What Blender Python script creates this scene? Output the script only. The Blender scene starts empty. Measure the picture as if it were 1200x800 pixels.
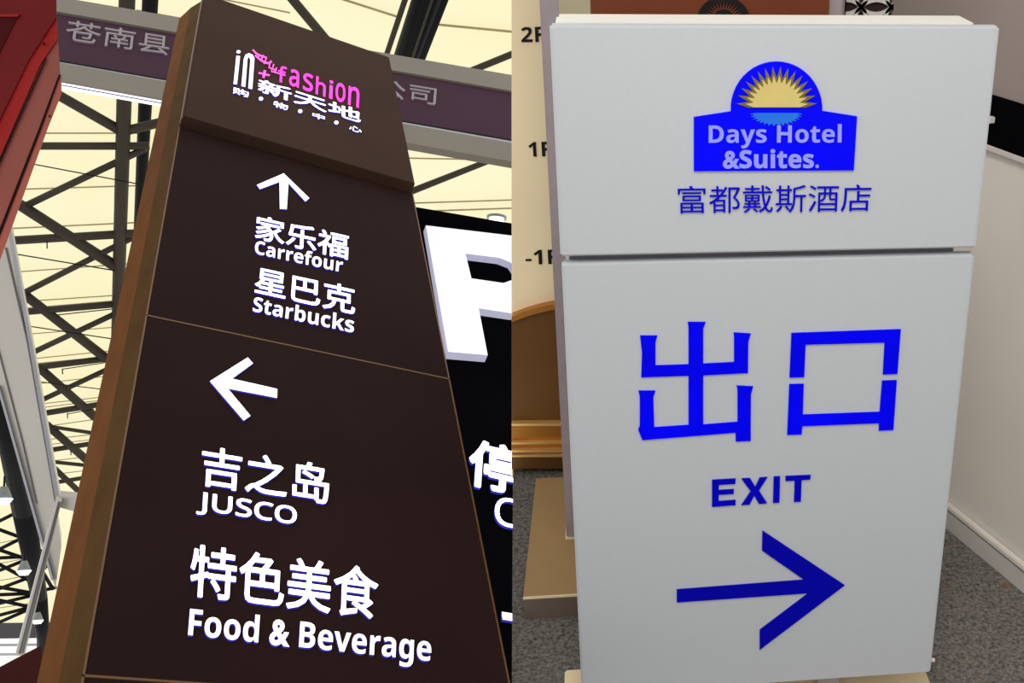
import bpy, bmesh, math, random
from mathutils import Vector as V, Matrix

random.seed(4)
scene = bpy.context.scene
COL = scene.collection

# ------------------------------------------------------------------ camera
F, CX, CY, CAMZ = 1350.0, 880.0, 400.0, 1.4368
# rows = world axes (X right along the white sign, Y away, Z up) in camera axes (x right, y down, z forward)
AX = V((0.991889432, -0.030592305, 0.123367196))
AZ = -V((-0.021969077, 0.914730372, 0.403467108))
AY = V((-0.12519071, -0.402905024, 0.906639304))
CAM = V((0, 0, CAMZ))


def c2w(c):
    return V((AX.dot(c), AY.dot(c), AZ.dot(c)))


cam_data = bpy.data.cameras.new('camera')
cam = bpy.data.objects.new('camera', cam_data)
COL.objects.link(cam)
right, down, fwd = c2w(V((1, 0, 0))), c2w(V((0, 1, 0))), c2w(V((0, 0, 1)))
m = Matrix((right, -down, -fwd)).transposed().to_4x4()
m.translation = CAM
cam.matrix_world = m
cam_data.sensor_width = 36.0
cam_data.lens = 36.0 * F / 1200.0
cam_data.shift_x = (600 - CX) / 1200.0
cam_data.clip_start = 0.05
cam_data.clip_end = 200
scene.camera = cam

# ------------------------------------------------------------------ world, lights, exposure
w = bpy.data.worlds.new('overcast')
scene.world = w
w.use_nodes = True
bg = w.node_tree.nodes['Background']
bg.inputs[0].default_value = (1.0, 0.985, 0.95, 1)
bg.inputs[1].default_value = 1.1
scene.view_settings.view_transform = 'Standard'
scene.view_settings.look = 'None'
scene.view_settings.exposure = 0.0
scene.view_settings.gamma = 1.0
scene.view_settings.use_curve_mapping = False
la = bpy.data.lights.new('fill_spot', 'SPOT')  # added spot, no such lamp in view; brightens the booth's right wall
la.energy = 100
la.shadow_soft_size = 0.25
la.spot_size = math.radians(75)
la.spot_blend = 1.0
la.color = (1.0, 0.96, 0.9)
lo = bpy.data.objects.new('fill_spot', la)
lo.location = (0.05, 0.3, 2.7)
lo.rotation_euler = (V((0.75, 2.0, 0.5)) - lo.location).to_track_quat('-Z', 'Y').to_euler()
COL.objects.link(lo)


# ------------------------------------------------------------------ pixel helpers
def ray(x, y):
    return c2w(V(((x - CX) / F, (y - CY) / F, 1.0)))


def hit(x, y, P0, n):
    d = ray(x, y)
    return CAM + d * ((P0 - CAM).dot(n) / d.dot(n))


def at(x, y, depth):
    return CAM + ray(x, y) * depth


# ------------------------------------------------------------------ materials
def lin(c):
    out = []
    for v in c[:3]:
        v /= 255.0
        out.append(v / 12.92 if v <= 0.04045 else ((v + 0.055) / 1.055) ** 2.4)
    return (*out, 1)


MATS = {}


def mat(name, rgb, rough=0.55, spec=0.3, metal=0.0, var=0.06, scale=30.0, bump=0.0, emit=None, strength=0.0,
        streak=None):
    if name in MATS:
        return MATS[name]
    mt = bpy.data.materials.new(name)
    mt.use_nodes = True
    nt = mt.node_tree
    b = nt.nodes['Principled BSDF']
    tc = nt.nodes.new('ShaderNodeTexCoord')
    nz = nt.nodes.new('ShaderNodeTexNoise')
    nz.inputs['Scale'].default_value = scale
    nz.inputs['Detail'].default_value = 4
    src = tc.outputs['Object']
    if streak:
        mp = nt.nodes.new('ShaderNodeMapping')
        mp.inputs['Scale'].default_value = streak
        nt.links.new(src, mp.inputs[0])
        src = mp.outputs[0]
    nt.links.new(src, nz.inputs['Vector'])
    cr = nt.nodes.new('ShaderNodeMapRange')
    cr.inputs[3].default_value = 1 - var
    cr.inputs[4].default_value = 1 + var
    cr.inputs[1].default_value = 0.25
    cr.inputs[2].default_value = 0.75
    nt.links.new(nz.outputs[0], cr.inputs[0])
    mx = nt.nodes.new('ShaderNodeMix')
    mx.data_type = 'RGBA'
    mx.blend_type = 'MULTIPLY'
    mx.inputs[0].default_value = 1
    mx.inputs[6].default_value = lin(rgb)
    nt.links.new(cr.outputs[0], mx.inputs[7])
    nt.links.new(mx.outputs[2], b.inputs['Base Color'])
    b.inputs['Roughness'].default_value = rough
    b.inputs['Specular IOR Level'].default_value = spec
    b.inputs['Metallic'].default_value = metal
    if bump:
        bp = nt.nodes.new('ShaderNodeBump')
        bp.inputs['Strength'].default_value = bump
        bp.inputs['Distance'].default_value = 0.004
        nt.links.new(nz.outputs[0], bp.inputs['Height'])
        nt.links.new(bp.outputs[0], b.inputs['Normal'])
    if emit:
        b.inputs['Emission Color'].default_value = lin(emit)
        b.inputs['Emission Strength'].default_value = strength
    MATS[name] = mt
    return mt


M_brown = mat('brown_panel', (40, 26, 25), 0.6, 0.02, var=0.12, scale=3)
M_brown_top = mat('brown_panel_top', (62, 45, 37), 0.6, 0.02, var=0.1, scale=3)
M_brass = mat('brass_edge', (104, 74, 44), 0.45, 0.4, 0.3)
M_wood1 = mat('veneer_olive', (76, 54, 28), 0.7, 0.03, var=0.18, scale=6, streak=(6, 0.5, 6))
M_wood2 = mat('veneer_orange', (98, 60, 28), 0.7, 0.03, var=0.18, scale=6, streak=(6, 0.5, 6))
M_white_lit = mat('lit_letter', (240, 240, 250), 0.4, 0.3, emit=(250, 250, 255), strength=1.15)
M_pink_lit = mat('lit_pink', (240, 80, 190), 0.4, 0.3, emit=(238, 70, 190), strength=1.0)
M_blue_side = mat('lit_letter_side', (40, 40, 130), 0.4, 0.3, emit=(62, 58, 190), strength=0.6)
M_pink_side = mat('lit_pink_side', (120, 30, 90), 0.4, 0.3, emit=(120, 20, 90), strength=0.5)
M_black = mat('black_gloss', (9, 9, 12), 0.4, 0.0, var=0.2, scale=2)
M_pface = mat('lit_p_face', (170, 170, 180), 0.4, 0.1, emit=(240, 240, 252), strength=0.85)
M_pside = mat('lit_p_side', (150, 150, 170), 0.4, 0.1, emit=(200, 200, 230), strength=0.5)
M_steel = mat('dark_steel', (52, 46, 38), 0.5, 0.15, var=0.1, scale=4)
M_steel_black = mat('black_steel', (16, 16, 18), 0.5, 0.1, var=0.15, scale=4)
M_seam = mat('seam_cord', (150, 138, 100), 0.8, 0.1)
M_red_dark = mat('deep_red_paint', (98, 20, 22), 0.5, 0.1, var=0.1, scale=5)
M_red_sheen_pale = mat('red_sheen_pale', (158, 84, 72), 0.5, 0.1, var=0.1, scale=5)  # red board, its pale reflection put into the colour
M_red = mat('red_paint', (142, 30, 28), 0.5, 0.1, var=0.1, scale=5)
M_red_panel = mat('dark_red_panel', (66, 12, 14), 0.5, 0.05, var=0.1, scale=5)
M_red_sheen_brown = mat('red_sheen_brown', (136, 76, 68), 0.5, 0.1, var=0.1, scale=5)  # brownish pink is a reflection painted into the red board's colour
M_dark = mat('dark_groove', (20, 10, 10), 0.8, 0.1)
M_purple = mat('purple_fascia', (64, 41, 55), 0.6, 0.03, var=0.06, scale=2)
M_silver = mat('silver_frame', (116, 109, 98), 0.5, 0.2, 0.1, var=0.08, scale=3)
M_fletter = mat('grey_letters', (134, 124, 132), 0.5, 0.3)
M_tube_lamp = mat('strip_lamp', (235, 235, 250), 0.4, 0.2, emit=(235, 235, 255), strength=1.0)
M_alu = mat('aluminium', (176, 172, 166), 0.35, 0.5, 0.25, var=0.06, scale=3)
M_alu_dark = mat('aluminium_groove', (96, 94, 98), 0.5, 0.3)
M_alu_edge = mat('aluminium_edge', (150, 152, 160), 0.3, 0.5, 0.3)
M_lamp_house = mat('lamp_housing', (120, 125, 122), 0.4, 0.4, 0.3)
M_lamp = mat('lamp_glow', (240, 250, 250), 0.4, 0.2, emit=(235, 255, 255), strength=2.5)
M_rust = mat('maroon_board', (58, 24, 22), 0.6, 0.05)
M_endwall = mat('end_wall', (74, 72, 76), 0.7, 0.1)
# right-hand booth
M_sign = mat('white_sign', (187, 191, 196), 0.45, 0.25, var=0.02, scale=220, bump=0.02)
M_sign_lit = mat('white_sign_lit', (224, 224, 216), 0.5, 0.25, var=0.02, scale=60)  # same white as the sign boards, lightened for the brighter-lit top face
M_blue = mat('blue_bright', (3, 3, 253), 0.35, 0.05, var=0.22, scale=7)  # tone noise imitates uneven backlight in the blue lettering
M_blue2 = mat('blue_deep', (2, 2, 190), 0.35, 0.1, var=0.12, scale=12)
M_blue3 = mat('blue_navy', (3, 3, 172), 0.35, 0.1, var=0.15, scale=9)
M_lavender = mat('lavender_print', (146, 152, 240), 0.5, 0.2)
M_yellow = mat('sun_yellow', (206, 188, 116), 0.5, 0.2)
M_olive = mat('sun_olive', (118, 104, 38), 0.5, 0.2)
M_sky = mat('water_blue', (32, 112, 226), 0.5, 0.2)
M_ink = mat('black_ink', (22, 20, 20), 0.6, 0.2)
M_beige = mat('beige_wall', (246, 228, 188), 0.7, 0.15, var=0.03, scale=3)
M_gold = mat('gold_sheet', (178, 118, 46), 0.38, 0.4, 0.55, var=0.1, scale=4)
M_gold_dark = mat('gold_sheet_dark', (108, 72, 30), 0.45, 0.35, 0.35, var=0.12, scale=5)
M_gold_glint = mat('gold_glint', (232, 190, 120), 0.3, 0.5, 0.5)  # lighter gold: the glint along the ledges is painted in
M_tan = mat('tan_top', (160, 130, 88), 0.55, 0.2, var=0.05, scale=20)
M_tan_front = mat('tan_front', (108, 94, 84), 0.55, 0.2)
M_cream_edge = mat('cream_edge', (232, 214, 176), 0.5, 0.2)
M_grey_frame = mat('violet_grey_frame', (152, 140, 144), 0.5, 0.25)
M_olive_grey = mat('olive_grey_panel', (168, 158, 132), 0.6, 0.2)
M_brown_board = mat('brown_board', (108, 54, 30), 0.6, 0.2, var=0.08, scale=9)
M_wall_grey = mat('grey_wall', (178, 168, 162), 0.7, 0.2, var=0.03, scale=4)
M_wall_dark = mat('taupe_wall', (150, 138, 132), 0.7, 0.2, var=0.04, scale=4)
M_wall_white = mat('white_wall', (216, 210, 201), 0.65, 0.2, var=0.03, scale=4)
M_skirt = mat('skirting', (200, 194, 190), 0.5, 0.25)
M_lat_white = mat('lattice_white', (220, 214, 210), 0.5, 0.3)
M_lat_dark = mat('lattice_dark', (52, 36, 32), 0.7, 0.2)


def carpet():
    mt = bpy.data.materials.new('grey_carpet')
    mt.use_nodes = True
    nt = mt.node_tree
    b = nt.nodes['Principled BSDF']
    tc = nt.nodes.new('ShaderNodeTexCoord')

    def noise(scale, detail):
        n = nt.nodes.new('ShaderNodeTexNoise')
        n.inputs['Scale'].default_value = scale
        n.inputs['Detail'].default_value = detail
        n.inputs['Roughness'].default_value = 0.78
        nt.links.new(tc.outputs['Object'], n.inputs['Vector'])
        return n
    n1 = noise(130, 9)
    cr = nt.nodes.new('ShaderNodeValToRGB')
    cr.color_ramp.elements[0].position = 0.36
    cr.color_ramp.elements[0].color = lin((56, 54, 52))
    cr.color_ramp.elements[1].position = 0.64
    cr.color_ramp.elements[1].color = lin((142, 137, 132))
    nt.links.new(n1.outputs[0], cr.inputs[0])
    n2 = noise(9, 2)
    cr2 = nt.nodes.new('ShaderNodeValToRGB')
    cr2.color_ramp.elements[0].position = 0.66
    cr2.color_ramp.elements[0].color = (0, 0, 0, 1)
    cr2.color_ramp.elements[1].position = 0.74
    cr2.color_ramp.elements[1].color = (1, 1, 1, 1)
    nt.links.new(n2.outputs[0], cr2.inputs[0])
    mx = nt.nodes.new('ShaderNodeMix')
    mx.data_type = 'RGBA'
    mx.inputs[7].default_value = lin((128, 90, 58))
    nt.links.new(cr2.outputs[0], mx.inputs[0])
    nt.links.new(cr.outputs[0], mx.inputs[6])
    nt.links.new(mx.outputs[2], b.inputs['Base Color'])
    b.inputs['Roughness'].default_value = 0.95
    b.inputs['Specular IOR Level'].default_value = 0.05
    bp = nt.nodes.new('ShaderNodeBump')
    bp.inputs['Strength'].default_value = 0.6
    bp.inputs['Distance'].default_value = 0.004
    nt.links.new(n1.outputs[0], bp.inputs['Height'])
    nt.links.new(bp.outputs[0], b.inputs['Normal'])
    return mt


def membrane():
    mt = bpy.data.materials.new('roof_fabric')
    mt.use_nodes = True
    nt = mt.node_tree
    out = nt.nodes['Material Output']
    nt.nodes.remove(nt.nodes['Principled BSDF'])
    tr = nt.nodes.new('ShaderNodeBsdfTranslucent')
    df = nt.nodes.new('ShaderNodeBsdfDiffuse')
    tc = nt.nodes.new('ShaderNodeTexCoord')
    nz = nt.nodes.new('ShaderNodeTexNoise')
    nz.inputs['Scale'].default_value = 0.5
    nt.links.new(tc.outputs['Object'], nz.inputs['Vector'])
    cr = nt.nodes.new('ShaderNodeValToRGB')
    cr.color_ramp.elements[0].position = 0.3
    cr.color_ramp.elements[0].color = lin((246, 239, 196))
    cr.color_ramp.elements[1].position = 0.7
    cr.color_ramp.elements[1].color = lin((250, 245, 212))
    nt.links.new(nz.outputs[0], cr.inputs[0])
    for s in (tr, df):
        nt.links.new(cr.outputs[0], s.inputs[0])
    ms = nt.nodes.new('ShaderNodeMixShader')
    ms.inputs[0].default_value = 0.3
    nt.links.new(tr.outputs[0], ms.inputs[1])
    nt.links.new(df.outputs[0], ms.inputs[2])
    nt.links.new(ms.outputs[0], out.inputs['Surface'])
    return mt


M_carpet, M_membrane = carpet(), membrane()

# ------------------------------------------------------------------ object helpers


def tag(o, label=None, cat=None, group=None, kind=None):
    if label:
        o['label'] = label
    if cat:
        o['category'] = cat
    if group:
        o['group'] = group
    if kind:
        o['kind'] = kind
    return o


def empty(name, loc, label=None, cat=None, group=None, kind=None):
    o = bpy.data.objects.new(name, None)
    o.location = loc
    o.empty_display_size = 0.1
    COL.objects.link(o)
    return tag(o, label, cat, group, kind)


def worldloc(o):
    p = V((0, 0, 0))
    while o is not None:
        p += o.location
        o = o.parent
    return p


def mesh(name, verts, faces, mats, parent=None, smooth=False, mi=None):
    """verts in world space; the object's origin sits at the middle of its bounds"""
    lo_ = V([min(v[i] for v in verts) for i in range(3)])
    hi_ = V([max(v[i] for v in verts) for i in range(3)])
    c = (lo_ + hi_) / 2
    me = bpy.data.meshes.new(name)
    me.from_pydata([V(v) - c for v in verts], [], faces)
    if not isinstance(mats, (list, tuple)):
        mats = [mats]
    for x in mats:
        me.materials.append(x)
    if mi:
        for p, k in zip(me.polygons, mi):
            p.material_index = k
    bm = bmesh.new()
    bm.from_mesh(me)
    bmesh.ops.recalc_face_normals(bm, faces=bm.faces)
    bm.to_mesh(me)
    bm.free()
    if smooth:
        for p in me.polygons:
            p.use_smooth = True
    me.update()
    o = bpy.data.objects.new(name, me)
    COL.objects.link(o)
    if parent is not None:
        o.parent = parent
        o.location = c - worldloc(parent)
    else:
        o.location = c
    return o


def prism(name, pts, vec, mats, parent=None, side=0):
    """polygon pts (world) pushed along vec into a solid"""
    n = len(pts)
    vs = [V(p) for p in pts] + [V(p) + vec for p in pts]
    fs = [tuple(range(n)), tuple(range(2 * n - 1, n - 1, -1))]
    fs += [(i, (i + 1) % n, n + (i + 1) % n, n + i) for i in range(n)]
    return mesh(name, vs, fs, mats, parent, mi=[0, 0] + [side] * n if side else None)


def obox(name, O, ex, ey, ez, r, mats, parent=None, bev=0.0):
    """box in a local frame: r = (x0,x1,y0,y1,z0,z1) along the unit vectors ex, ey, ez"""
    x0, x1, y0, y1, z0, z1 = r
    bm = bmesh.new()
    vs = [bm.verts.new((x, y, z)) for x in (x0, x1) for y in (y0, y1) for z in (z0, z1)]
    for f in ((0, 1, 3, 2), (4, 6, 7, 5), (0, 4, 5, 1), (2, 3, 7, 6), (0, 2, 6, 4), (1, 5, 7, 3)):
        bm.faces.new([vs[i] for i in f])
    if bev:
        bmesh.ops.bevel(bm, geom=bm.edges[:], offset=bev, segments=2, affect='EDGES')
    bm.verts.index_update()
    verts = [O + ex * v.co.x + ey * v.co.y + ez * v.co.z for v in bm.verts]
    faces = [[v.index for v in f.verts] for f in bm.faces]
    bm.free()
    return mesh(name, verts, faces, mats, parent)


WX, WY, WZ = V((1, 0, 0)), V((0, 1, 0)), V((0, 0, 1))


def wbox(name, r, mats, parent=None, bev=0.0):
    return obox(name, V((0, 0, 0)), WX, WY, WZ, r, mats, parent, bev)


def tube(name, a, b, ra, rb, mt, parent=None, seg=12):
    d = (b - a).normalized()
    s = d.orthogonal().normalized()
    t = d.cross(s)
    vs, fs = [], []
    for p, r in ((a, ra), (b, rb)):
        for k in range(seg):
            g = 2 * math.pi * k / seg
            vs.append(p + (s * math.cos(g) + t * math.sin(g)) * r)
    for k in range(seg):
        fs.append((k, (k + 1) % seg, seg + (k + 1) % seg, seg + k))
    fs += [tuple(range(seg)), tuple(range(2 * seg - 1, seg - 1, -1))]
    o = mesh(name, vs, fs, mt, parent)
    for p in o.data.polygons:
        p.use_smooth = len(p.vertices) == 4
    return o


# --------- flat shapes and lettering: drawn as filled curves, then laid on a sign face


def fill(loops):
    c = bpy.data.curves.new('shape', 'CURVE')
    c.dimensions = '2D'
    c.fill_mode = 'BOTH'
    c.extrude = 1.0
    for lp in loops:
        sp = c.splines.new('POLY')
        sp.points.add(len(lp) - 1)
        for p, q in zip(sp.points, lp):
            p.co = (q[0], q[1], 0, 1)
        sp.use_cyclic_u = True
    o = bpy.data.objects.new('shape', c)
    me = o.to_mesh()
    vs = [tuple(v.co) for v in me.vertices]
    fs = [tuple(p.vertices) for p in me.polygons]
    o.to_mesh_clear()
    bpy.data.objects.remove(o)
    bpy.data.curves.remove(c)
    return vs, fs


GL = {}


def glyph(text, bold):
    k = (text, bold)
    if k not in GL:
        c = bpy.data.curves.new('glyph', 'FONT')
        c.body = text
        c.resolution_u = 3
        c.extrude = 1.0
        if isinstance(bold, tuple):
            c.offset = bold[0]
        o = bpy.data.objects.new('glyph', c)
        me = o.to_mesh()
        vs = [tuple(v.co) for v in me.vertices]
        fs = [tuple(p.vertices) for p in me.polygons]
        o.to_mesh_clear()
        bpy.data.objects.remove(o)
        bpy.data.curves.remove(c)
        if bold and not isinstance(bold, tuple):
            va, fa_ = [], []
            for j in range(10):
                g = 2 * math.pi * j / 10
                o_ = len(va)
                va += [(v[0] + bold * math.cos(g), v[1] + bold * math.sin(g), v[2]) for v in vs]
                fa_ += [tuple(i + o_ for i in f) for f in fs]
            vs, fs = va, fa_
        GL[k] = (vs, fs)
    return GL[k]


def sans(t, heavy=True):
    """plain grotesque letters"""
    out = ''
    for ch in t:
        if 'A' <= ch <= 'Z':
            out += chr((0x1D5D4 if heavy else 0x1D5A0) + ord(ch) - 65)
        elif 'a' <= ch <= 'z':
            out += chr((0x1D5EE if heavy else 0x1D5BA) + ord(ch) - 97)
        elif '0' <= ch <= '9':
            out += chr((0x1D7EC if heavy else 0x1D7E2) + ord(ch) - 48)
        else:
            out += ch
    return out


def maxx(t):
    vs, _ = glyph(t, 0.0)
    return max(v[0] for v in vs)


def homog(q):
    """unit square (0,0) TL, (1,0) TR, (1,1) BR, (0,1) BL -> pixel quad"""
    (x0, y0), (x1, y1), (x2, y2), (x3, y3) = q
    sx, sy = x0 - x1 + x2 - x3, y0 - y1 + y2 - y3
    dx1, dx2, dy1, dy2 = x1 - x2, x3 - x2, y1 - y2, y3 - y2
    den = dx1 * dy2 - dx2 * dy1
    g = (sx * dy2 - dx2 * sy) / den
    h = (dx1 * sy - sx * dy1) / den
    a, b, c = x1 - x0 + g * x1, x3 - x0 + h * x3, x0
    d, e, f = y1 - y0 + g * y1, y3 - y0 + h * y3, y0
    return lambda u, v: ((a * u + b * v + c) / (g * u + h * v + 1), (d * u + e * v + f) / (g * u + h * v + 1))


class Face:
    """a sign face: a point, the outward normal, and the part that lettering belongs to"""

    def __init__(self, P0, n, part):
        self.P0, self.n, self.part = P0, n, part

    def lay(self, name, vs, fs, fm, thick, mats, embed=0.001):
        out = []
        for (x, y, z) in vs:
            px, py = fm(x, y)
            p = hit(px, py, self.P0 + self.n * thick, self.n)
            out.append(p if z > 0 else p - self.n * (thick + embed))
        mi = None
        if isinstance(mats, (list, tuple)) and len(mats) > 1:
            mi = []
            for f in fs:
                zs = [vs[i][2] for i in f]
                mi.append(0 if min(zs) > 0 else 1)
        return mesh(name, out, fs, mats, self.part, mi=mi)

    def shape(self, name, loops, thick, mats, fm=None):
        vs, fs = fill(loops)
        return self.lay(name, vs, fs, fm or (lambda x, y: (x, y)), thick, mats)

    def text(self, name, text, quad, thick, mats, bold=0.0, each=True):
        offs, items = [], []
        x0 = x1 = y0 = y1 = None
        for i, ch in enumerate(text):
            if ch == ' ':
                continue
            off = 0.0 if i == 0 else maxx(text[:i] + 'l') - maxx('l')
            vs, fs = glyph(ch, (0.028,) if ch == '&' else bold)
            vs = [(v[0] + off, v[1], v[2]) for v in vs]
            items.append((vs, fs))
            xs, ys = [v[0] for v in vs], [v[1] for v in vs]
            x0 = min(xs) if x0 is None else min(x0, *xs)
            x1 = max(xs) if x1 is None else max(x1, *xs)
            y0 = min(ys) if y0 is None else min(y0, *ys)
            y1 = max(ys) if y1 is None else max(y1, *ys)
        hm = homog(quad)
        fm = lambda x, y: hm((x - x0) / (x1 - x0), (y1 - y) / (y1 - y0))
        for vs, fs in items:
            self.lay(name, vs, fs, fm, thick, mats)


def ribbon(pts, wd):
    """closed outline of a stroke of width wd along pts (pixels)"""
    L_, R_ = [], []
    n = len(pts)
    for i in range(n):
        a = V(pts[max(i - 1, 0)]).to_2d()
        b = V(pts[min(i + 1, n - 1)]).to_2d()
        d = (b - a).normalized()
        nn = V((-d.y, d.x)) * wd / 2
        p = V(pts[i]).to_2d()
        L_.append(tuple(p + nn))
        R_.append(tuple(p - nn))
    return L_ + R_[::-1]


def zz(pts, x0, y0, k):
    return [(x0 + x / k, y0 + y / k) for x, y in pts]


# =================================================================== RIGHT: the hotel booth
YW = 2.515                       # back wall plane
SX0, SY = -0.0638, 1.5899        # white sign: left front corner
SW, ZB, ZT = 0.62, 0.07, 0.07 + 1.1276


def fl(x, y, z=0.0):
    return hit(x, y, V((0, 0, z)), WZ)


# floor: booth carpet, running under the viewer
a, b = fl(599.5, 540), fl(599.5, 800)
d = (b - a).normalized()
b2 = b + d * ((1.60 - b.y) / d.y)
pts = [a + V((0, 0.06, 0)), b2, V((-2.2, 1.60, 0)), V((-2.2, -1.5, 0)), V((2.4, -1.5, 0)), V((2.4, 2.6, 0))]
fl_o = prism('floor', pts, V((0, 0, -0.012)), M_carpet)
tag(fl_o, 'grey speckled carpet with faint brown stains', 'floor', kind='structure')

# right wall, seen edge-on, with skirting, black strip and upper taupe wall
wa, wb = fl(1110, 620), fl(1200, 695)
wd = (wb - wa).normalized()
wn = V((-wd.y, wd.x, 0))
if wn.dot(CAM - wa) < 0:
    wn = -wn
wall0 = wa - wd * ((YW - wa.y) / -wd.y)
LW = 2.6


def onwall(x, y):
    return hit(x, y, wa, wn)


zbt, zbb = onwall(1163, 113).z, onwall(1158, 170).z
wr = empty('wall_right', wall0, kind='structure')
tag(wr, 'white booth partition wall beside the exit sign', 'wall')
obox('lower_panel', wall0, wd, -wn, WZ, (0, LW, 0.012, 0.06, 0.0, zbb), M_wall_white, wr)
obox('upper_panel', wall0, wd, -wn, WZ, (0, LW, 0.012, 0.06, zbt, 2.7), M_wall_dark, wr)
obox('ledge', wall0, wd, -wn, WZ, (0, LW, 0.0, 0.03, zbb - 0.012, zbb), M_skirt, wr, 0.002)
zs = onwall(1150, 628).z
bk = empty('baseboard_right', wall0, kind='structure')
tag(bk, 'pale skirting along the foot of the white partition', 'baseboard')
obox('skirting_board', wall0, wd, -wn, WZ, (0, LW, 0.0, 0.011, 0.0, zs - 0.006), M_skirt, bk)
obox('skirting_cap', wall0, wd, -wn, WZ, (0, LW, -0.004, 0.011, zs, zs + 0.012), M_wall_white, bk, 0.002)
obox('shadow_gap', wall0, wd, -wn, WZ, (0, LW, 0.006, 0.011, zs - 0.006, zs), M_dark, bk)
bs = wr
obox('black_strip', wall0, wd, -wn, WZ, (0, LW, 0.002, 0.06, zbb, zbt), M_black, bs)
pc = onwall(1163.5, 140)
obox('white_tab', pc, wd, wn, WZ, (-0.006, 0.006, -0.001, 0.012, -0.006, 0.006), M_lat_white, bs, 0.001)

# back wall
wy = V((0, -1, 0))
PB = V((0, YW, 0))
zc = lambda x, y: hit(x, y, PB, wy)
wbk = empty('wall_back', V((0.2, YW, 0)), kind='structure')
tag(wbk, 'beige and grey wall behind the exit sign', 'wall')
pl = [zc(599.5, -80), zc(599.5, 560), zc(760, 560), zc(760, -80)]
beige = prism('beige_panel', pl, V((0, 0.05, 0)), M_beige, wbk)
xr = zc(760, 200).x
xw = wall0.x + 0.05
prism('grey_panel', [V((xr, YW, -0.0)), V((xw, YW, 0)), V((xw, YW, 2.6)), V((xr, YW, 2.6))], V((0, 0.05, 0)), M_wall_grey, wbk)
fb = Face(PB, wy, beige)
fb.text('character', sans('2F'), [(610.5, 32), (637.5, 31), (638.5, 49), (611, 49.5)], 0.002, M_ink, 0.0)
fb.text('character', sans('1F'), [(619, 167), (645, 166), (646, 183), (620, 183.5)], 0.002, M_ink, 0.0)
fb.text('character', sans('-1F'), [(615.7, 293.5), (653, 292.5), (654, 309), (616, 310)], 0.002, M_ink, 0.0)

# lattice ornament of overlapping rings
lat = empty('ring_lattice', zc(1026, 40), 'white lattice of overlapping rings over a dark panel on the back wall', 'ornament')
p0, p1 = zc(989, 26), zc(1066, -60)
prism('dark_backing', [V((p0.x, YW, p0.z)), V((p1.x, YW, p0.z)), V((p1.x, YW, p1.z)), V((p0.x, YW, p1.z))], V((0, -0.004, 0)), M_lat_dark, lat)
step = (p1.x - p0.x) / 2
for i in range(4):
    for j in range(5):
        cx_, cz_ = p0.x + step * i, p0.z + step * j
        vs, fs = [], []
        N = 24
        for k in range(N):
            g = 2 * math.pi * k / N
            for rr in (step * 0.78, step * 0.66):
                for yy in (YW - 0.004, YW - 0.012):
                    vs.append(V((min(max(cx_ + rr * math.cos(g), p0.x), p1.x), yy, min(max(cz_ + rr * math.sin(g), p0.z), p1.z))))
        for k in range(N):
            q, r_ = 4 * k, 4 * ((k + 1) % N)
            fs += [(q, r_, r_ + 1, q + 1), (q + 1, r_ + 1, r_ + 3, q + 3), (q + 3, r_ + 3, r_ + 2, q + 2), (q + 2, r_ + 2, r_, q)]
        mesh('ring', vs, fs, M_lat_white, lat)

# gold arched board on stepped mouldings
ga = empty('gold_arch_board', zc(640, 547), 'gold arched board on stepped mouldings below the floor numbers', 'board')


def pg(name, px, y0, thick, mt):
    P0 = V((0, y0, 0))
    return prism(name, [hit(x, y, P0, wy) for x, y in px], V((0, thick, 0)), mt, ga)


arc = [(599.5, 371), (615, 365), (630, 360.5), (645, 357), (660, 355), (680, 354), (705, 357), (730, 366)]
pg('arch_panel', arc + [(730, 500), (599.5, 500)], YW - 0.012, 0.012, M_gold_dark)
pg('arch_trim', arc + [(x, y + 6.5) for x, y in arc[::-1]], YW - 0.024, 0.024, M_gold)
yy = [(496.5, 499, 0.03, M_gold_glint), (499, 518.5, 0.024, M_gold), (518.5, 520.5, 0.036, M_gold_glint),
      (520.5, 527.5, 0.03, M_gold), (527.5, 530, 0.042, M_gold_glint), (530, 533.5, 0.036, M_gold), (533.5, 535.5, 0.048, M_gold_glint),
      (535.5, 549, 0.042, M_gold_dark)]
for ya, yb, pr, mt in yy:
    pg('moulding', [(599.5, ya), (730, ya - 1), (730, yb), (599.5, yb)], YW - pr, pr, mt)

# directory board standing on a tan plinth behind the white sign
zp = 0.052
pa, pb_ = fl(613, 700, zp), fl(635, 560, zp)
plx0 = pa.x
plin = empty('low_plinth', V((0.15, 2.1, 0)), 'low tan plinth on the carpet carrying the brown directory board', 'plinth')
ytop = pb_.y
prism('plinth_body', [V((plx0, pa.y, 0)), V((0.60, pa.y, 0)), V((0.60, ytop, 0)), V((plx0 + 0.005, ytop, 0))], V((0, 0, zp - 0.003)), M_tan_front, plin)
prism('plinth_top', [V((plx0, pa.y, zp - 0.003)), V((0.60, pa.y, zp - 0.003)), V((0.60, ytop, zp - 0.003)), V((plx0 + 0.005, ytop, zp - 0.003))], V((0, 0, 0.003)), M_tan, plin)
wbox('edge_strip', (plx0, 0.60, pa.y - 0.001, pa.y + 0.002, zp - 0.004, zp + 0.0005), M_cream_edge, plin)
pp = fl(666, 631, zp)
YB = pp.y
PBd = V((0, YB, 0))
bx = lambda x, y: hit(x, y, PBd, wy)
bl0, bl1 = bx(664, 632).x, bx(632, 0).x
blx = (bl0 + bl1) / 2
brx = bx(988, 8).x
brd = empty('directory_board', V(((blx + brx) / 2, YB, zp)), 'tall brown directory board in a violet-grey frame behind the white sign', 'board')
wbox('frame', (blx, brx, YB, YB + 0.05, zp, 1.85), M_grey_frame, brd, 0.003)
wbox('base_rail', (blx - 0.002, brx, YB - 0.003, YB + 0.05, zp, zp + 0.004), M_cream_edge, brd)
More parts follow.
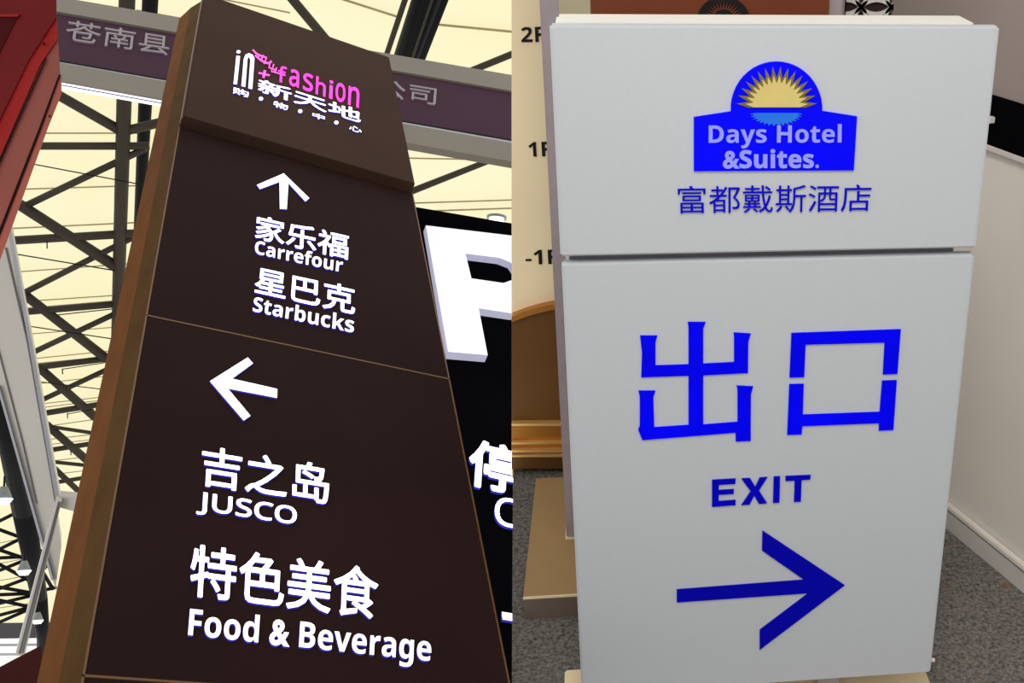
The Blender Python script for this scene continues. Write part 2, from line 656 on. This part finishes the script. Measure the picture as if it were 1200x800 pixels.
xo0, xo1, xo2 = bx(655, 7).x, bx(692, 7).x, bx(971, 7).x
wbox('margin_panel', (xo0, xo1, YB - 0.004, YB, 0.3, 1.82), M_olive_grey, brd)
bp_ = wbox('brown_panel', (xo1, xo2, YB - 0.006, YB, 0.3, 1.82), M_brown_board, brd)
fbd = Face(V((0, YB - 0.006, 0)), wy, bp_)
circ = [(848 + 31 * math.cos(2 * math.pi * k / 40), 24 - 28 * math.sin(2 * math.pi * k / 40)) for k in range(40)]
fbd.shape('dark_disc', [circ], 0.003, M_ink)
for k in range(17):
    g = math.pi * (k + 0.5) / 17
    c_, s_ = math.cos(g), math.sin(g)
    fbd.shape('sun_ray', [[(848 + 13 * c_ - 1.0 * s_, 24 - 13 * s_ - 1.0 * c_), (848 + 24 * c_, 24 - 22 * s_), (848 + 13 * c_ + 1.0 * s_, 24 - 13 * s_ + 1.0 * c_)]], 0.0045, M_brown_board)

# ---- the white exit sign
sg = empty('exit_sign', V((SX0 + SW / 2, SY + 0.05, 0)), 'white free-standing sign with blue hotel logo and large exit arrow', 'sign')
h1, h2 = 0.3254, 0.3368
wbox('base_plate', (SX0 - 0.033, SX0 + SW + 0.012, SY - 0.02, SY + 0.135, 0, 0.02), M_cream_edge, sg, 0.003)
wbox('foot_post', (SX0 + 0.42, SX0 + 0.46, SY + 0.03, SY + 0.07, 0.02, ZB), M_grey_frame, sg)
wbox('foot_post', (SX0 + 0.16, SX0 + 0.20, SY + 0.03, SY + 0.07, 0.02, ZB), M_grey_frame, sg)
wbox('rear_cabinet', (SX0 + 0.006, SX0 + SW - 0.022, SY + 0.036, SY + 0.115, ZB + 0.01, ZT - 0.001), M_sign_lit, sg, 0.004)
wbox('rear_strip', (SX0 + 0.012, SX0 + SW - 0.03, SY + 0.02, SY + 0.04, ZB + 0.01, ZT - 0.012), M_alu_dark, sg)
up = wbox('upper_board', (SX0, SX0 + SW, SY, SY + 0.022, ZT - h1, ZT), M_sign, sg, 0.003)
lw = wbox('lower_board', (SX0 + 0.001, SX0 + SW - 0.001, SY, SY + 0.022, ZB, ZT - h2), M_sign, sg, 0.003)
scp = hit(1093.5, 773, V((0, SY + 0.01, 0)), wy)
wbox('screw', (scp.x - 0.004, scp.x + 0.003, scp.y - 0.003, scp.y + 0.003, scp.z - 0.003, scp.z + 0.003), M_lat_white, sg, 0.001)
FU, FL_ = Face(V((0, SY, 0)), wy, up), Face(V((0, SY, 0)), wy, lw)

k = 5.332
base = [(70, 412), (300, 377)]
for i in range(25):
    g = math.radians(183 - i * (186 / 24.0))
    base.append((587 + 286 * math.cos(g), 361 - 296 * math.sin(g)))
base += [(873, 374), (1090, 408), (1070, 745), (70, 750)]
FU.shape('logo_plate', [zz(base, 800, 60, k)], 0.003, M_blue)


def sunloop(c, n, ro, ri, sq, flip=1, lo_=0.0):
    pts_ = []
    tot = 2 * n
    for i in range(tot + 1):
        g = math.pi * (lo_ + (1 - 2 * lo_) * i / tot)
        r = ri if i % 2 == 0 else ro
        pts_.append((c[0] + r * math.cos(g), c[1] - flip * r * sq * math.sin(g)))
    return pts_


FU.shape('sun_outer', [zz(sunloop((588, 352), 16, 252, 178, 1.02), 800, 60, k)], 0.004, M_olive)
FU.shape('sun_inner', [zz(sunloop((588, 350), 16, 196, 146, 1.02), 800, 60, k)], 0.005, M_yellow)
FU.shape('water_glow', [zz(sunloop((585, 386), 16, 166, 132, 0.5, -1), 800, 60, k)], 0.004, M_sky)
FU.text('letter', sans('Days Hotel'), zz([(163, 458), (994, 456), (992, 606), (163, 608)], 800, 60, k), 0.0045, M_lavender, 0.0)
FU.text('letter', sans('&Suites.'), zz([(250, 612), (852, 612), (852, 733), (250, 735)], 800, 60, k), 0.0045, M_lavender, (0.012,))
FU.text('character', '富都戴斯酒店', zz([(68, 64), (1160, 52), (1152, 206), (72, 219)], 780, 205, 4.8), 0.0025, M_blue2, (-0.004,))
chu = [(95, 157), (190, 157), (180, 190), (180, 322), (362, 316), (362, 110), (358, 82), (456, 82), (443, 118), (443, 312), (613, 303),
       (613, 165), (611, 140), (705, 146), (692, 190), (690, 363), (443, 376), (443, 648), (632, 633), (632, 450), (627, 433), (718, 437),
       (706, 480), (705, 738), (622, 740), (622, 692), (108, 733), (84, 675), (93, 655), (93, 490), (86, 461), (179, 461), (168, 495),
       (173, 663), (362, 650), (362, 378), (101, 387), (105, 250)]
FL_.shape('character', [zz(chu, 730, 360, 4.706)], 0.0025, M_blue)
FL_.shape('character', [zz([(130, 143), (733, 122), (714, 368), (634, 371), (644, 195), (208, 207), (200, 386), (119, 388)], 900, 360, 4.706),
                        zz([(118, 425), (198, 423), (192, 593), (616, 578), (630, 406), (711, 403), (692, 677), (612, 681), (612, 640),
                            (190, 656), (186, 702), (106, 704)], 900, 360, 4.706)], 0.0025, M_blue)
for lt in ([(215, 75), (307, 70), (306, 90), (241, 94), (241, 115), (300, 111), (300, 129), (241, 133), (241, 158), (307, 153), (307, 173), (215, 180)],
           [(330, 70), (363, 68), (384, 102), (401, 66), (431, 64), (398, 116), (430, 166), (398, 168), (380, 135), (361, 171), (330, 173), (366, 119)],
           [(456, 62), (481, 61), (478, 163), (453, 165)],
           [(502, 60), (600, 56), (599, 73), (565, 75), (562, 159), (535, 161), (538, 77), (502, 79)]):
    FL_.shape('letter', [zz(lt, 770, 540, 1 / 0.3)], 0.0025, M_blue2)
FL_.shape('arrow', [zz([(77, 503), (575, 465), (410, 350), (412, 273), (733, 486), (401, 738), (401, 661), (592, 517), (77, 553)], 770, 540, 1 / 0.3)],
          0.0025, M_blue3)

# =================================================================== LEFT: the mall totem under the fabric roof
LR = V((0.88776611, 0.255142879, -0.383110227))        # along the totem's width
LD = V((0.201007778, -0.963652244, -0.175983594))      # down the totem
LI = V((-0.414085991, 0.079224135, -0.906783507))      # into the totem
S = 3.6
TO = CAM + V((-0.340311849, 1.085063186, -0.144305163)) * S
TW = 0.16074496 * S
V1, V2, V3, V4 = 0.27422859 * S, 0.51807983 * S, 0.7608815 * S, 0.80 * S
UPL = -LD


def T(u, v, w):
    return TO + LR * u + LD * v + LI * w


def tu(px, py, w_):
    """u of a pixel on the totem plane at depth w_"""
    p = hit(px, py, T(0, 0, w_), LI)
    return (p - T(0, 0, w_)).dot(LR)


DEP = 0.085
tt = empty('sign_totem', T(TW / 2, V4, DEP / 2), 'tall dark brown lit directory totem with veneer side strips', 'sign')
tb = lambda n, r, m_, par=tt, bev=0.0: obox(n, TO, LR, LD, LI, r, m_, par, bev)
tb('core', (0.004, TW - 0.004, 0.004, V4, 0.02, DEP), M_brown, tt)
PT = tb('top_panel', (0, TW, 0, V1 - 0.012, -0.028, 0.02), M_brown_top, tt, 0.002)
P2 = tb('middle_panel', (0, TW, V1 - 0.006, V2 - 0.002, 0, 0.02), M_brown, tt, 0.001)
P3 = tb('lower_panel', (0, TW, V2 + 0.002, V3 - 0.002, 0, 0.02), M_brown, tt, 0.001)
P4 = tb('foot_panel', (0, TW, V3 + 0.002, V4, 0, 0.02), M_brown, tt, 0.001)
for (va, vb) in ((V1 - 0.006, V2 - 0.002), (V2 + 0.002, V3 - 0.002), (V3 + 0.002, V4)):
    for ua in (-0.003, TW):
        tb('brass_edging', (ua, ua + 0.003, va, vb, -0.001, 0.02), M_brass)
for vb in (V2, V3):
    tb('brass_edging', (0, TW, vb - 0.002, vb + 0.002, -0.001, 0.02), M_brass)
tb('brass_edging', (-0.003, 0, 0, V1 - 0.012, -0.02, 0.02), M_brass)
# veneer side strips: two facets
w1, w2 = 0.03, 0.075
vv = lambda py: None


def side_u(pxs, w_):
    return [tu(px, py, w_) for px, py in pxs]


u1 = sum(side_u([(185, 200), (147, 400), (110, 600)], w1)) / 3
u2 = sum(side_u([(172, 200), (129, 400), (86, 600)], w2)) / 3
for nm, (ua, wa_), (ub, wb_), mt in (('veneer_strip', (-0.003, 0.0), (u1, w1), M_wood1), ('veneer_strip', (u1, w1), (u2, w2), M_wood2)):
    prism(nm, [T(ua, 0.0, wa_), T(ub, 0.0, wb_), T(0.01, 0.0, wb_), T(0.01, 0.0, max(wa_, 0.021))], LD * V4, mt, tt)

NF = -LI
FT = Face(T(0, 0, -0.028), NF, PT)
F2 = Face(T(0, 0, 0), NF, P2)
F3 = Face(T(0, 0, 0), NF, P3)
WH, PK = [M_white_lit, M_blue_side], [M_pink_lit, M_pink_side]
TH = 0.0035
# logo on the top panel
K6 = 6.156
Z = lambda p: zz(p, 260, 40, K6)
FT.shape('letter', [Z([(105, 155), (131, 158), (109, 363), (84, 358)]), Z([(120 + 15 * math.cos(a_ * math.pi / 6), 127 + 12 * math.sin(a_ * math.pi / 6)) for a_ in range(12)])], TH, WH)
FT.shape('letter', [Z([(141, 374), (158, 180), (170, 148), (195, 137), (222, 148), (235, 175), (219, 396), (191, 390), (206, 185), (197, 166), (188, 170), (184, 185), (169, 380)])], TH, WH)
for st, wd_ in (([(222, 112), (250, 140), (290, 160), (325, 170)], 12), ([(240, 152), (270, 178), (310, 205), (340, 208)], 14), ([(268, 148), (262, 175)], 9), ([(300, 150), (280, 195)], 10), ([(322, 168), (305, 215)], 9),
                ([(330, 215), (362, 198)], 9), ([(352, 190), (340, 240), (395, 262)], 11), ([(375, 215), (358, 268), (420, 285), (458, 298)], 10), ([(395, 240), (380, 275)], 9)):
    FT.shape('calligraphy_stroke', [Z(ribbon(st, wd_))], TH, PK)
FT.shape('plus_mark', [Z([(266, 272), (297, 279), (302, 258), (320, 262), (316, 284), (346, 291), (344, 303), (313, 297), (309, 317), (291, 313), (295, 292), (264, 285)])], TH, PK)
for ch, xa, xb in (('f', 402, 466), ('a', 484, 556), ('s', 584, 656), ('h', 676, 748), ('i', 772, 800), ('o', 818, 890), ('n', 910, 990)):
    ty = lambda x: 224 + 0.292 * (x - 412)
    by = lambda x: 340 + 0.33 * (x - 405)
    FT.text('letter', sans(ch, False), Z([(xa + 6, ty(xa)), (xb + 4, ty(xb)), (xb - 2, by(xb)), (xa, by(xa))]), TH, PK, 0.012)
FT.text('character', '新天地', Z([(264, 316), (1003, 548), (1003, 643), (258, 412)]), TH, WH, 0.014)
for ch, xa, xb, ya, yb in (('购', 78, 192, 378, 424), ('物', 370, 476, 478, 520), ('中', 652, 742, 562, 598), ('心', 918, 1008, 652, 688)):
    dz = 0.3 * (xb - xa)
    FT.text('character', ch, Z([(xa + 3, ya), (xb + 2, ya + dz), (xb, yb + dz), (xa, yb)]), TH, WH, 0.004)
for x, y in ((282, 465), (565, 555), (826, 637)):
    FT.shape('dot', [Z([(x + 16 * math.cos(a_ * math.pi / 6), y + 14 * math.sin(a_ * math.pi / 6)) for a_ in range(12)])], TH, WH)
# middle panel
F2.shape('arrow', [[(332.5, 203), (362.5, 232), (358, 236), (338, 214.5), (336, 245), (328, 244.5), (327.5, 213), (304.5, 221.5), (301, 216.5)]], TH, WH)
F2.text('character', '家乐福', [(300.5, 251), (409, 275), (408, 304.5), (298.5, 279.5)], TH, WH, 0.014)
F2.text('letter', sans('Carrefour'), [(299.5, 280.5), (402.5, 302.5), (401, 319), (298.5, 297)], TH, WH, 0.0)
F2.text('character', '星巴克', [(301, 311.5), (416.5, 336.5), (416, 369), (297.5, 343)], TH, WH, 0.014)
F2.text('letter', sans('Starbucks'), [(298, 346.5), (415.5, 371), (414.5, 390), (296, 364.5)], TH, WH, 0.0)
# lower panel
F3.shape('arrow', [[(246, 446.5), (290.4, 418.6), (296.6, 425.5), (272, 443.5), (325, 455.5), (324.6, 466), (267, 455), (293.6, 487), (285.6, 492.5)]], TH, WH)
F3.text('character', '吉之岛', [(237.5, 521), (386, 545), (385.5, 592), (234.5, 568.5)], TH, WH, 0.014)
F3.text('letter', sans('JUSCO', False), [(231.5, 575), (348.5, 594), (347, 619.5), (230, 602)], TH, WH, 0.018)
F3.text('character', '特色美食', [(225, 636), (444, 666), (442, 726), (221.5, 698)], TH, WH, 0.014)
F3.text('letter', sans('Food & Beverage'), [(223, 711), (506, 743.5), (504.5, 784), (219.5, 754)], TH, WH, 0.0)

# ---- black parking sign with a big lit P
PP0 = T(0, 0, 1.05)
pq = lambda x, y: hit(x, y, PP0, LI)
pk = empty('parking_sign', pq(545, 520), 'glossy black sign with a big white lit letter P behind the totem', 'sign')
panel = prism('panel', [pq(470, 239.5), pq(655, 271), pq(760, 830), pq(560, 830)], LI * 0.12, M_black, pk)
FP = Face(PP0, NF, panel)
bowl = [(600, 276), (618, 280), (634, 289), (644, 303), (648, 322), (645, 342), (634, 356), (618, 365), (600, 367)]
bowl_i = [(545.5, 297), (585, 302), (598, 307), (604, 316), (600, 328), (590, 331.5), (552.5, 326)]
FP.shape('letter', [[(499, 264)] + bowl + [(561, 361), (571.5, 416), (525, 412)], bowl_i], 0.035, [M_pface, M_pside])
FP.text('character', '停', [(551.5, 512), (613, 526), (611, 583), (547.5, 568)], 0.01, WH, 0.025)
FP.text('letter', sans('C', False), [(581.5, 580), (608, 586), (606, 620), (578.5, 613)], 0.01, WH, 0.005)
FP.shape('dash', [[(588, 716.5), (622, 722), (623, 731), (589, 725.5)]], 0.01, WH)
lp = empty('ceiling_downlight', at(582, 256, 6.5), 'small flat lit ceiling lamp above the black parking sign', 'lamp')
LC = at(582, 255.5, 6.5)
for nm, ra_, off, mt in (('rim', 0.055, 0.0, M_lamp_house), ('lens', 0.042, 0.012, M_lamp)):
    ax_ = (down * 0.97 - fwd * 0.22).normalized()
    tube(nm, LC + ax_ * (off - 0.01), LC + ax_ * (off + 0.004), ra_, ra_, mt, lp, 20)

# ---- purple fascia beam, level, behind the totem
fa, fb_ = ray(66, -2), ray(600, 90)
fq = fa.cross(fb_).cross(LD).normalized()
if fq.dot(LR) < 0:
    fq = -fq
FC = at(330, 43.5, 5.2)
fn = fq.cross(LD).normalized()
if fn.dot(CAM - FC) < 0:
    fn = -fn
ff = empty('purple_fascia', FC, 'purple fascia beam with silver frame and grey Chinese letters behind the totem', 'sign')
fh = lambda x, y: hit(x, y, FC, fn)


def fstrip(name, la_, ra_, lb_, rb_, mt, out_, thick):
    q = [fh(*la_), fh(*ra_), fh(*rb_), fh(*lb_)]
    return prism(name, [p + fn * out_ for p in q], -fn * thick, mt, ff)


fpan = fstrip('panel', (40, 12), (640, 115), (40, 68), (640, 172), M_purple, 0.0, 0.02)
fstrip('top_frame', (40, -6), (640, 97), (40, 11.5), (640, 116), M_silver, 0.01, 0.03)
fstrip('lower_frame', (40, 71), (640, 177), (40, 92), (640, 199), M_silver, 0.01, 0.03)
fstrip('frame_lip', (40, 68), (640, 173), (40, 71), (640, 177), M_alu_edge, 0.004, 0.02)
fstrip('shadow_gap', (40, 67.2), (640, 172), (40, 68.2), (640, 173.2), M_dark, 0.006, 0.02)
fstrip('strip_lamp', (40, 92.3), (250, 130), (40, 94.3), (250, 132), M_tube_lamp, 0.004, 0.005)
fstrip('shadow_gap', (40, 94.3), (250, 132), (40, 95.8), (250, 133.5), M_dark, 0.003, 0.005)
fstrip('strip_lamp', (40, 95.8), (250, 133.5), (40, 98), (250, 135.5), M_tube_lamp, 0.004, 0.005)
FFc = Face(FC, fn, fpan)
FFc.text('character', '苍南县', [(79.5, 22.5), (199.5, 42), (197.5, 64.5), (75.5, 46)], 0.006, M_fletter, 0.0)
FFc.text('character', '公司', [(441, 91.5), (512, 103), (510.5, 123), (440, 111)], 0.006, M_fletter, 0.0)

# ---- fabric roof: one big level sheet in the totem's frame, with cords and steel tubes under it
HM, HT, HB = 10.0, 8.0, 6.4


def roof(x, y, h_):
    return hit(x, y, CAM + UPL * h_, UPL)


ms = empty('ceiling', roof(200, 300, HM), kind='structure')
tag(ms, 'cream translucent fabric roof with cord seams', 'ceiling')
mesh('fabric_sheet', [roof(-60, -60, HM), roof(720, -60, HM), roof(720, 724, HM), roof(-60, 730, HM)], [(0, 1, 2, 3)], M_membrane, ms)


def px_tube(name, s, h_, mt, par, ext=0.0):
    x1, y1, x2, y2, wa_, wb_ = s if len(s) == 6 else (*s, s[4])
    p, q = roof(x1, y1, h_), roof(x2, y2, h_)
    za, zb = (p - CAM).dot(fwd), (q - CAM).dot(fwd)
    return tube(name, p, q, wa_ / 2 * za / F, wb_ / 2 * zb / F, mt, par, 12 if wa_ > 4 else 6)


for s in [(20, 156, 175, 156, 2), (15, 222, 175, 217, 2), (5, 268, 175, 260, 2), (20, 318.5, 165, 308, 1.6), (30, 353, 150, 345, 1.6),
          (30, 361, 150, 351, 1.3), (25, 392, 150, 382, 1.3), (30, 421, 140, 410, 1.3), (30, 427, 140, 416, 1.2), (40, 450, 130, 440, 1.2), (40, 474, 130, 464, 1.2),
          (45, 478, 125, 468, 1.2), (50, 500, 120, 490, 1.2), (55, 515, 115, 508, 1.2), (55, 521, 115, 514, 1.1), (60, 540, 110, 534, 1.1), (60, 556, 110, 550, 1.1),
          (395, -3, 470, 21, 3), (510, 28.5, 640, 41, 3), (468, 185, 620, 188, 2), (480, 238, 640, 233, 2), (510, 247, 640, 242.5, 2.2),
          (0, 636, 40, 628, 1), (0, 660, 40, 652, 1), (0, 680, 40, 673, 1), (0, 712, 40, 706, 1), (160, 12, 215, 22, 2), (240, -5, 340, 15, 2)]:
    px_tube('seam', s, HM - 0.05, M_seam, ms)

rt = empty('roof_truss', roof(140, 200, HT), 'dark steel tube lattice truss under the fabric roof beside the red kiosk', 'truss')
for s in [(150, -40, 136, 440, 18, 12), (30, 171, 175, 171, 9), (66, 110, 143, 154, 12), (140, 155, 190, 143, 11),
          (26, 243, 170, 174, 8), (22, 239, 140, 315, 13), (10, 282, 165, 273, 10), (24, 345, 160, 276, 7), (26, 343, 126, 421, 11), (28, 365.5, 138, 356, 8),
          (36, 414, 138, 366, 6.5), (44, 430, 126, 420, 7.5), (44, 429, 112, 489, 10), (48, 469, 125, 433, 6), (52, 484, 115, 474, 7), (54, 497, 102, 539, 9),
          (54, 499, 108, 507, 4.5), (60, 527, 105, 520, 6), (62, 541, 100, 545, 4.5), (62, 547, 94, 577, 6.5), (66, 565, 96, 560, 5), (68, 578, 92, 578, 4)]:
    px_tube('tube', s, HT, M_steel, rt)
px_tube('rear_tube', (178, -40, 160, 330, 18, 10), HT + 0.5, M_steel_black, rt)
for s in [(35, 191.5, 170, 217, 1.6), (15, 297, 135, 317, 1.6), (34, 382, 132, 397, 1.4), (45, 447, 120, 456, 1.2), (66, 369, 131, 362, 1.4), (73, 432.5, 122, 425, 1.2),
          (79, 485, 110, 479, 1.1), (55, 282, 55.3, 291, 1.4), (73, 432, 73.3, 438, 1.4), (79, 484, 79.2, 490, 1.2), (83, 528, 83.2, 533, 1.2)]:
    px_tube('wire', s, HT - 0.1, M_steel_black, rt)

hb = empty('roof_beam', roof(490, 20, HB), 'thick black roof beam rising behind the purple fascia', 'beam')
px_tube('beam_core', (513, -40, 470, 90, 34, 30), HB, M_steel_black, hb)
px_tube('side_tube', (488, -40, 446, 85, 7, 6), HB - 0.1, M_steel, hb)
px_tube('side_tube', (537, -40, 486, 92, 8, 7), HB - 0.1, M_steel_black, hb)
px_tube('cable', (520, -40, 476, 90, 3, 3), HB - 0.28, M_steel, hb)
gb = empty('roof_brace', roof(360, 20, HT), 'slanting dark brace tubes under the fabric roof beside the thick black beam', 'truss')
px_tube('tube', (325, -22, 400, 68, 11, 11), HT, M_steel, gb)
px_tube('tube', (540, 88, 650, 43, 8, 8), HT, M_steel, gb)
px_tube('tube', (470, 229, 640, 162, 8, 6), HT, M_steel, gb)
# second truss far down-left
ft = empty('far_truss', roof(20, 640, HT), 'black far roof girder with thin struts behind the pale aluminium column', 'truss')
for s in [(-4, 440, 28, 600, 26, 24), (28, 600, 46, 700, 24, 17), (46, 700, 53, 770, 17, 12)]:
    px_tube('girder', s, HT, M_steel_black, ft)
for s in [(-10, 615, 20, 600), (-10, 617, 26, 630), (-10, 648, 28, 629), (-10, 641, 32, 655), (-10, 654, 30, 652), (-10, 672, 32, 655), (-10, 656, 38, 682),
          (-10, 693, 38, 675), (-10, 686, 40, 695), (-10, 697, 40, 695), (-10, 709, 40, 697), (-10, 701, 40, 712), (-10, 733, 40, 711), (-10, 723, 44, 709),
          (40, 640, 62, 655), (44, 660, 62, 690), (48, 692, 66, 688), (50, 668, 64, 652)]:
    px_tube('strut', (*s, 4.2), HT + 0.15, M_steel_black, ft)
# end wall with a bright opening below it
ew = empty('wall_end', roof(10, 736, HT), kind='structure')
tag(ew, 'dark grey end wall above the bright hall window', 'wall')
ED = 14.5
prism('upper_band', [at(-60, 726, ED), at(70, 722, ED), at(70, 747, ED), at(-60, 749, ED)], fwd * 0.2, M_endwall, ew)
prism('side_post', [at(43, 745, ED), at(70, 745, ED), at(70, 830, ED), at(43, 830, ED)], fwd * 0.2, M_endwall, ew)
for yb in (757, 768):
    prism('glazing_bar', [at(-60, yb, ED), at(45, yb - 1, ED), at(45, yb - 0.4, ED), at(-60, yb + 0.6, ED)], fwd * 0.1, M_alu_edge, ew)

for (x, y, dd, sc_, lab) in ((4, 585, 6.5, 1.25, 'pendant hall lamp beside the black girder top'), (28, 669, 6.5, 1.0, 'pendant hall lamp hanging midway along the black girder'), (44, 727, 6.5, 0.8, 'small pendant hall lamp near the bright window')):
    o = at(x, y, dd)
    L_ = empty('pendant_lamp', o, lab, 'lamp', 'pendant hall lamps')
    u_ = dd / F * sc_
    UPv = (UPL * 0.35 - down).normalized()
    tube('housing', o, o + UPv * 12 * u_, 7.5 * u_, 3 * u_, M_lamp_house, L_, 16)
    tube('rod', o + UPv * 12 * u_, o + UPv * 22 * u_, 1 * u_, 1 * u_, M_steel_black, L_, 6)
    tube('lens', o - UPv * 4.5 * u_, o + UPv * 0.4 * u_, 4.5 * u_, 7.8 * u_, M_lamp, L_, 16)

# ---- red kiosk head, top-left
rk = empty('red_kiosk', at(20, 120, 2.6), 'red kiosk canopy corner with a dark red inset panel', 'kiosk')


D0 = 2.6
BACK = ray(76, 120).normalized()


def strip(name, a_, b_, mt, par, back=0.14):
    """a_, b_: lists of (x, y, depth) along two edges of a board"""
    pa_ = [at(*p) for p in a_]
    pb2 = [at(*p) for p in b_][::-1]
    return prism(name, pa_ + pb2, BACK * back, mt, par)




def board(name, px, d_, mt, back=0.1):
    return prism(name, [at(x, y, d_) for x, y in px], BACK * back, mt, rk)


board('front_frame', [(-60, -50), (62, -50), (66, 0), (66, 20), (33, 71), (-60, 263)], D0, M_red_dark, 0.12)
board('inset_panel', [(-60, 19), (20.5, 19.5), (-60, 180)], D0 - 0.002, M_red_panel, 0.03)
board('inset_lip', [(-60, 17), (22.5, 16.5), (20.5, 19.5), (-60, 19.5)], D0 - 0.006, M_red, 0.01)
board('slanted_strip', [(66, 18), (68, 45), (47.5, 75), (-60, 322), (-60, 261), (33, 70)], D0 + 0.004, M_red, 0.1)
board('side_board', [(68, 45), (70.5, 86), (68, 91), (46, 150), (-60, 422), (-60, 324), (47.5, 77)], D0 + 0.008, M_red_sheen_brown, 0.1)
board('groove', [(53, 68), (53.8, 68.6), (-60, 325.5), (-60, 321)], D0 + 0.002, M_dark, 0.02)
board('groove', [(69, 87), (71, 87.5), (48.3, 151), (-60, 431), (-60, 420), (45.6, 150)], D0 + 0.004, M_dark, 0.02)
board('outer_board', [(72, 87), (72, 110), (56, 150), (-60, 470), (-60, 430), (48, 151), (70.5, 89)], D0 + 0.006, M_red_sheen_pale, 0.08)
board('screw', [(50, 50), (52, 50), (52, 52), (50, 52)], D0 - 0.004, M_dark, 0.02)
board('screw', [(56.8, 135), (58.6, 135), (58.6, 137), (56.8, 137)], D0, M_dark, 0.02)

# ---- white aluminium column and thin post, left
D1 = 3.2
ac = empty('aluminium_column', at(30, 450, D1), 'pale aluminium stand column below the red kiosk', 'column')
prism('face_panel', [at(-30, 300, D1), at(8, 262, D1), at(64, 588, D1), at(72, 640, D1), at(65, 690, D1), at(38, 598, D1), at(-2, 458, D1), at(-30, 380, D1)], BACK * 0.1, M_alu, ac)
strip('edge_profile', [(6, 255, D1), (33, 400, D1), (66, 590, D1)], [(12, 262, D1 + 0.02), (37.5, 400, D1 + 0.02), (71.5, 590, D1 + 0.02)], M_alu_edge, ac, 0.1)
strip('groove', [(5.5, 290, D1 - 0.004), (31, 400, D1 - 0.004), (64.5, 590, D1 - 0.004)], [(7, 290, D1 - 0.004), (32.5, 400, D1 - 0.004), (66, 590, D1 - 0.004)], M_alu_dark, ac, 0.02)
strip('groove', [(-8, 390, D1 - 0.004), (26, 520, D1 - 0.004), (42, 590, D1 - 0.004)], [(-7, 390, D1 - 0.004), (27, 520, D1 - 0.004), (43, 590, D1 - 0.004)], M_alu_dark, ac, 0.02)
strip('rear_profile', [(-4, 452, D1 - 0.01), (18, 530, D1 - 0.01), (60, 680, D1 - 0.01)], [(-1, 452, D1 - 0.01), (21, 530, D1 - 0.01), (63, 680, D1 - 0.01)], M_alu_edge, ac, 0.04)
ap = empty('aluminium_post', at(45, 680, D1 - 0.15), 'thin grooved silver post leaning across the pale column', 'post')
DP = D1 - 0.15
strip('post_body', [(66, 585, DP), (18, 768, DP)], [(72.5, 586, DP), (29, 768, DP)], M_alu, ap, 0.03)
strip('groove', [(68, 588, DP - 0.003), (21.5, 766, DP - 0.003)], [(68.8, 588, DP - 0.003), (23, 766, DP - 0.003)], M_alu_dark, ap, 0.01)
strip('groove', [(70, 588, DP - 0.003), (25, 766, DP - 0.003)], [(70.6, 588, DP - 0.003), (26, 766, DP - 0.003)], M_alu_dark, ap, 0.01)
strip('bracket', [(71, 581, DP + 0.02), (92, 583, DP + 0.02)], [(69, 594, DP + 0.02), (90, 600, DP + 0.02)], M_alu, ap, 0.05)
mb = prism('maroon_board', [at(-30, 797, 2.6), at(17, 772, 2.6), at(48, 756, 2.6), at(60, 850, 2.6), at(-30, 850, 2.6)], ray(48, 757).normalized() * 0.1, M_rust)
tag(mb, 'dark maroon board below the foot of the silver post', 'board')
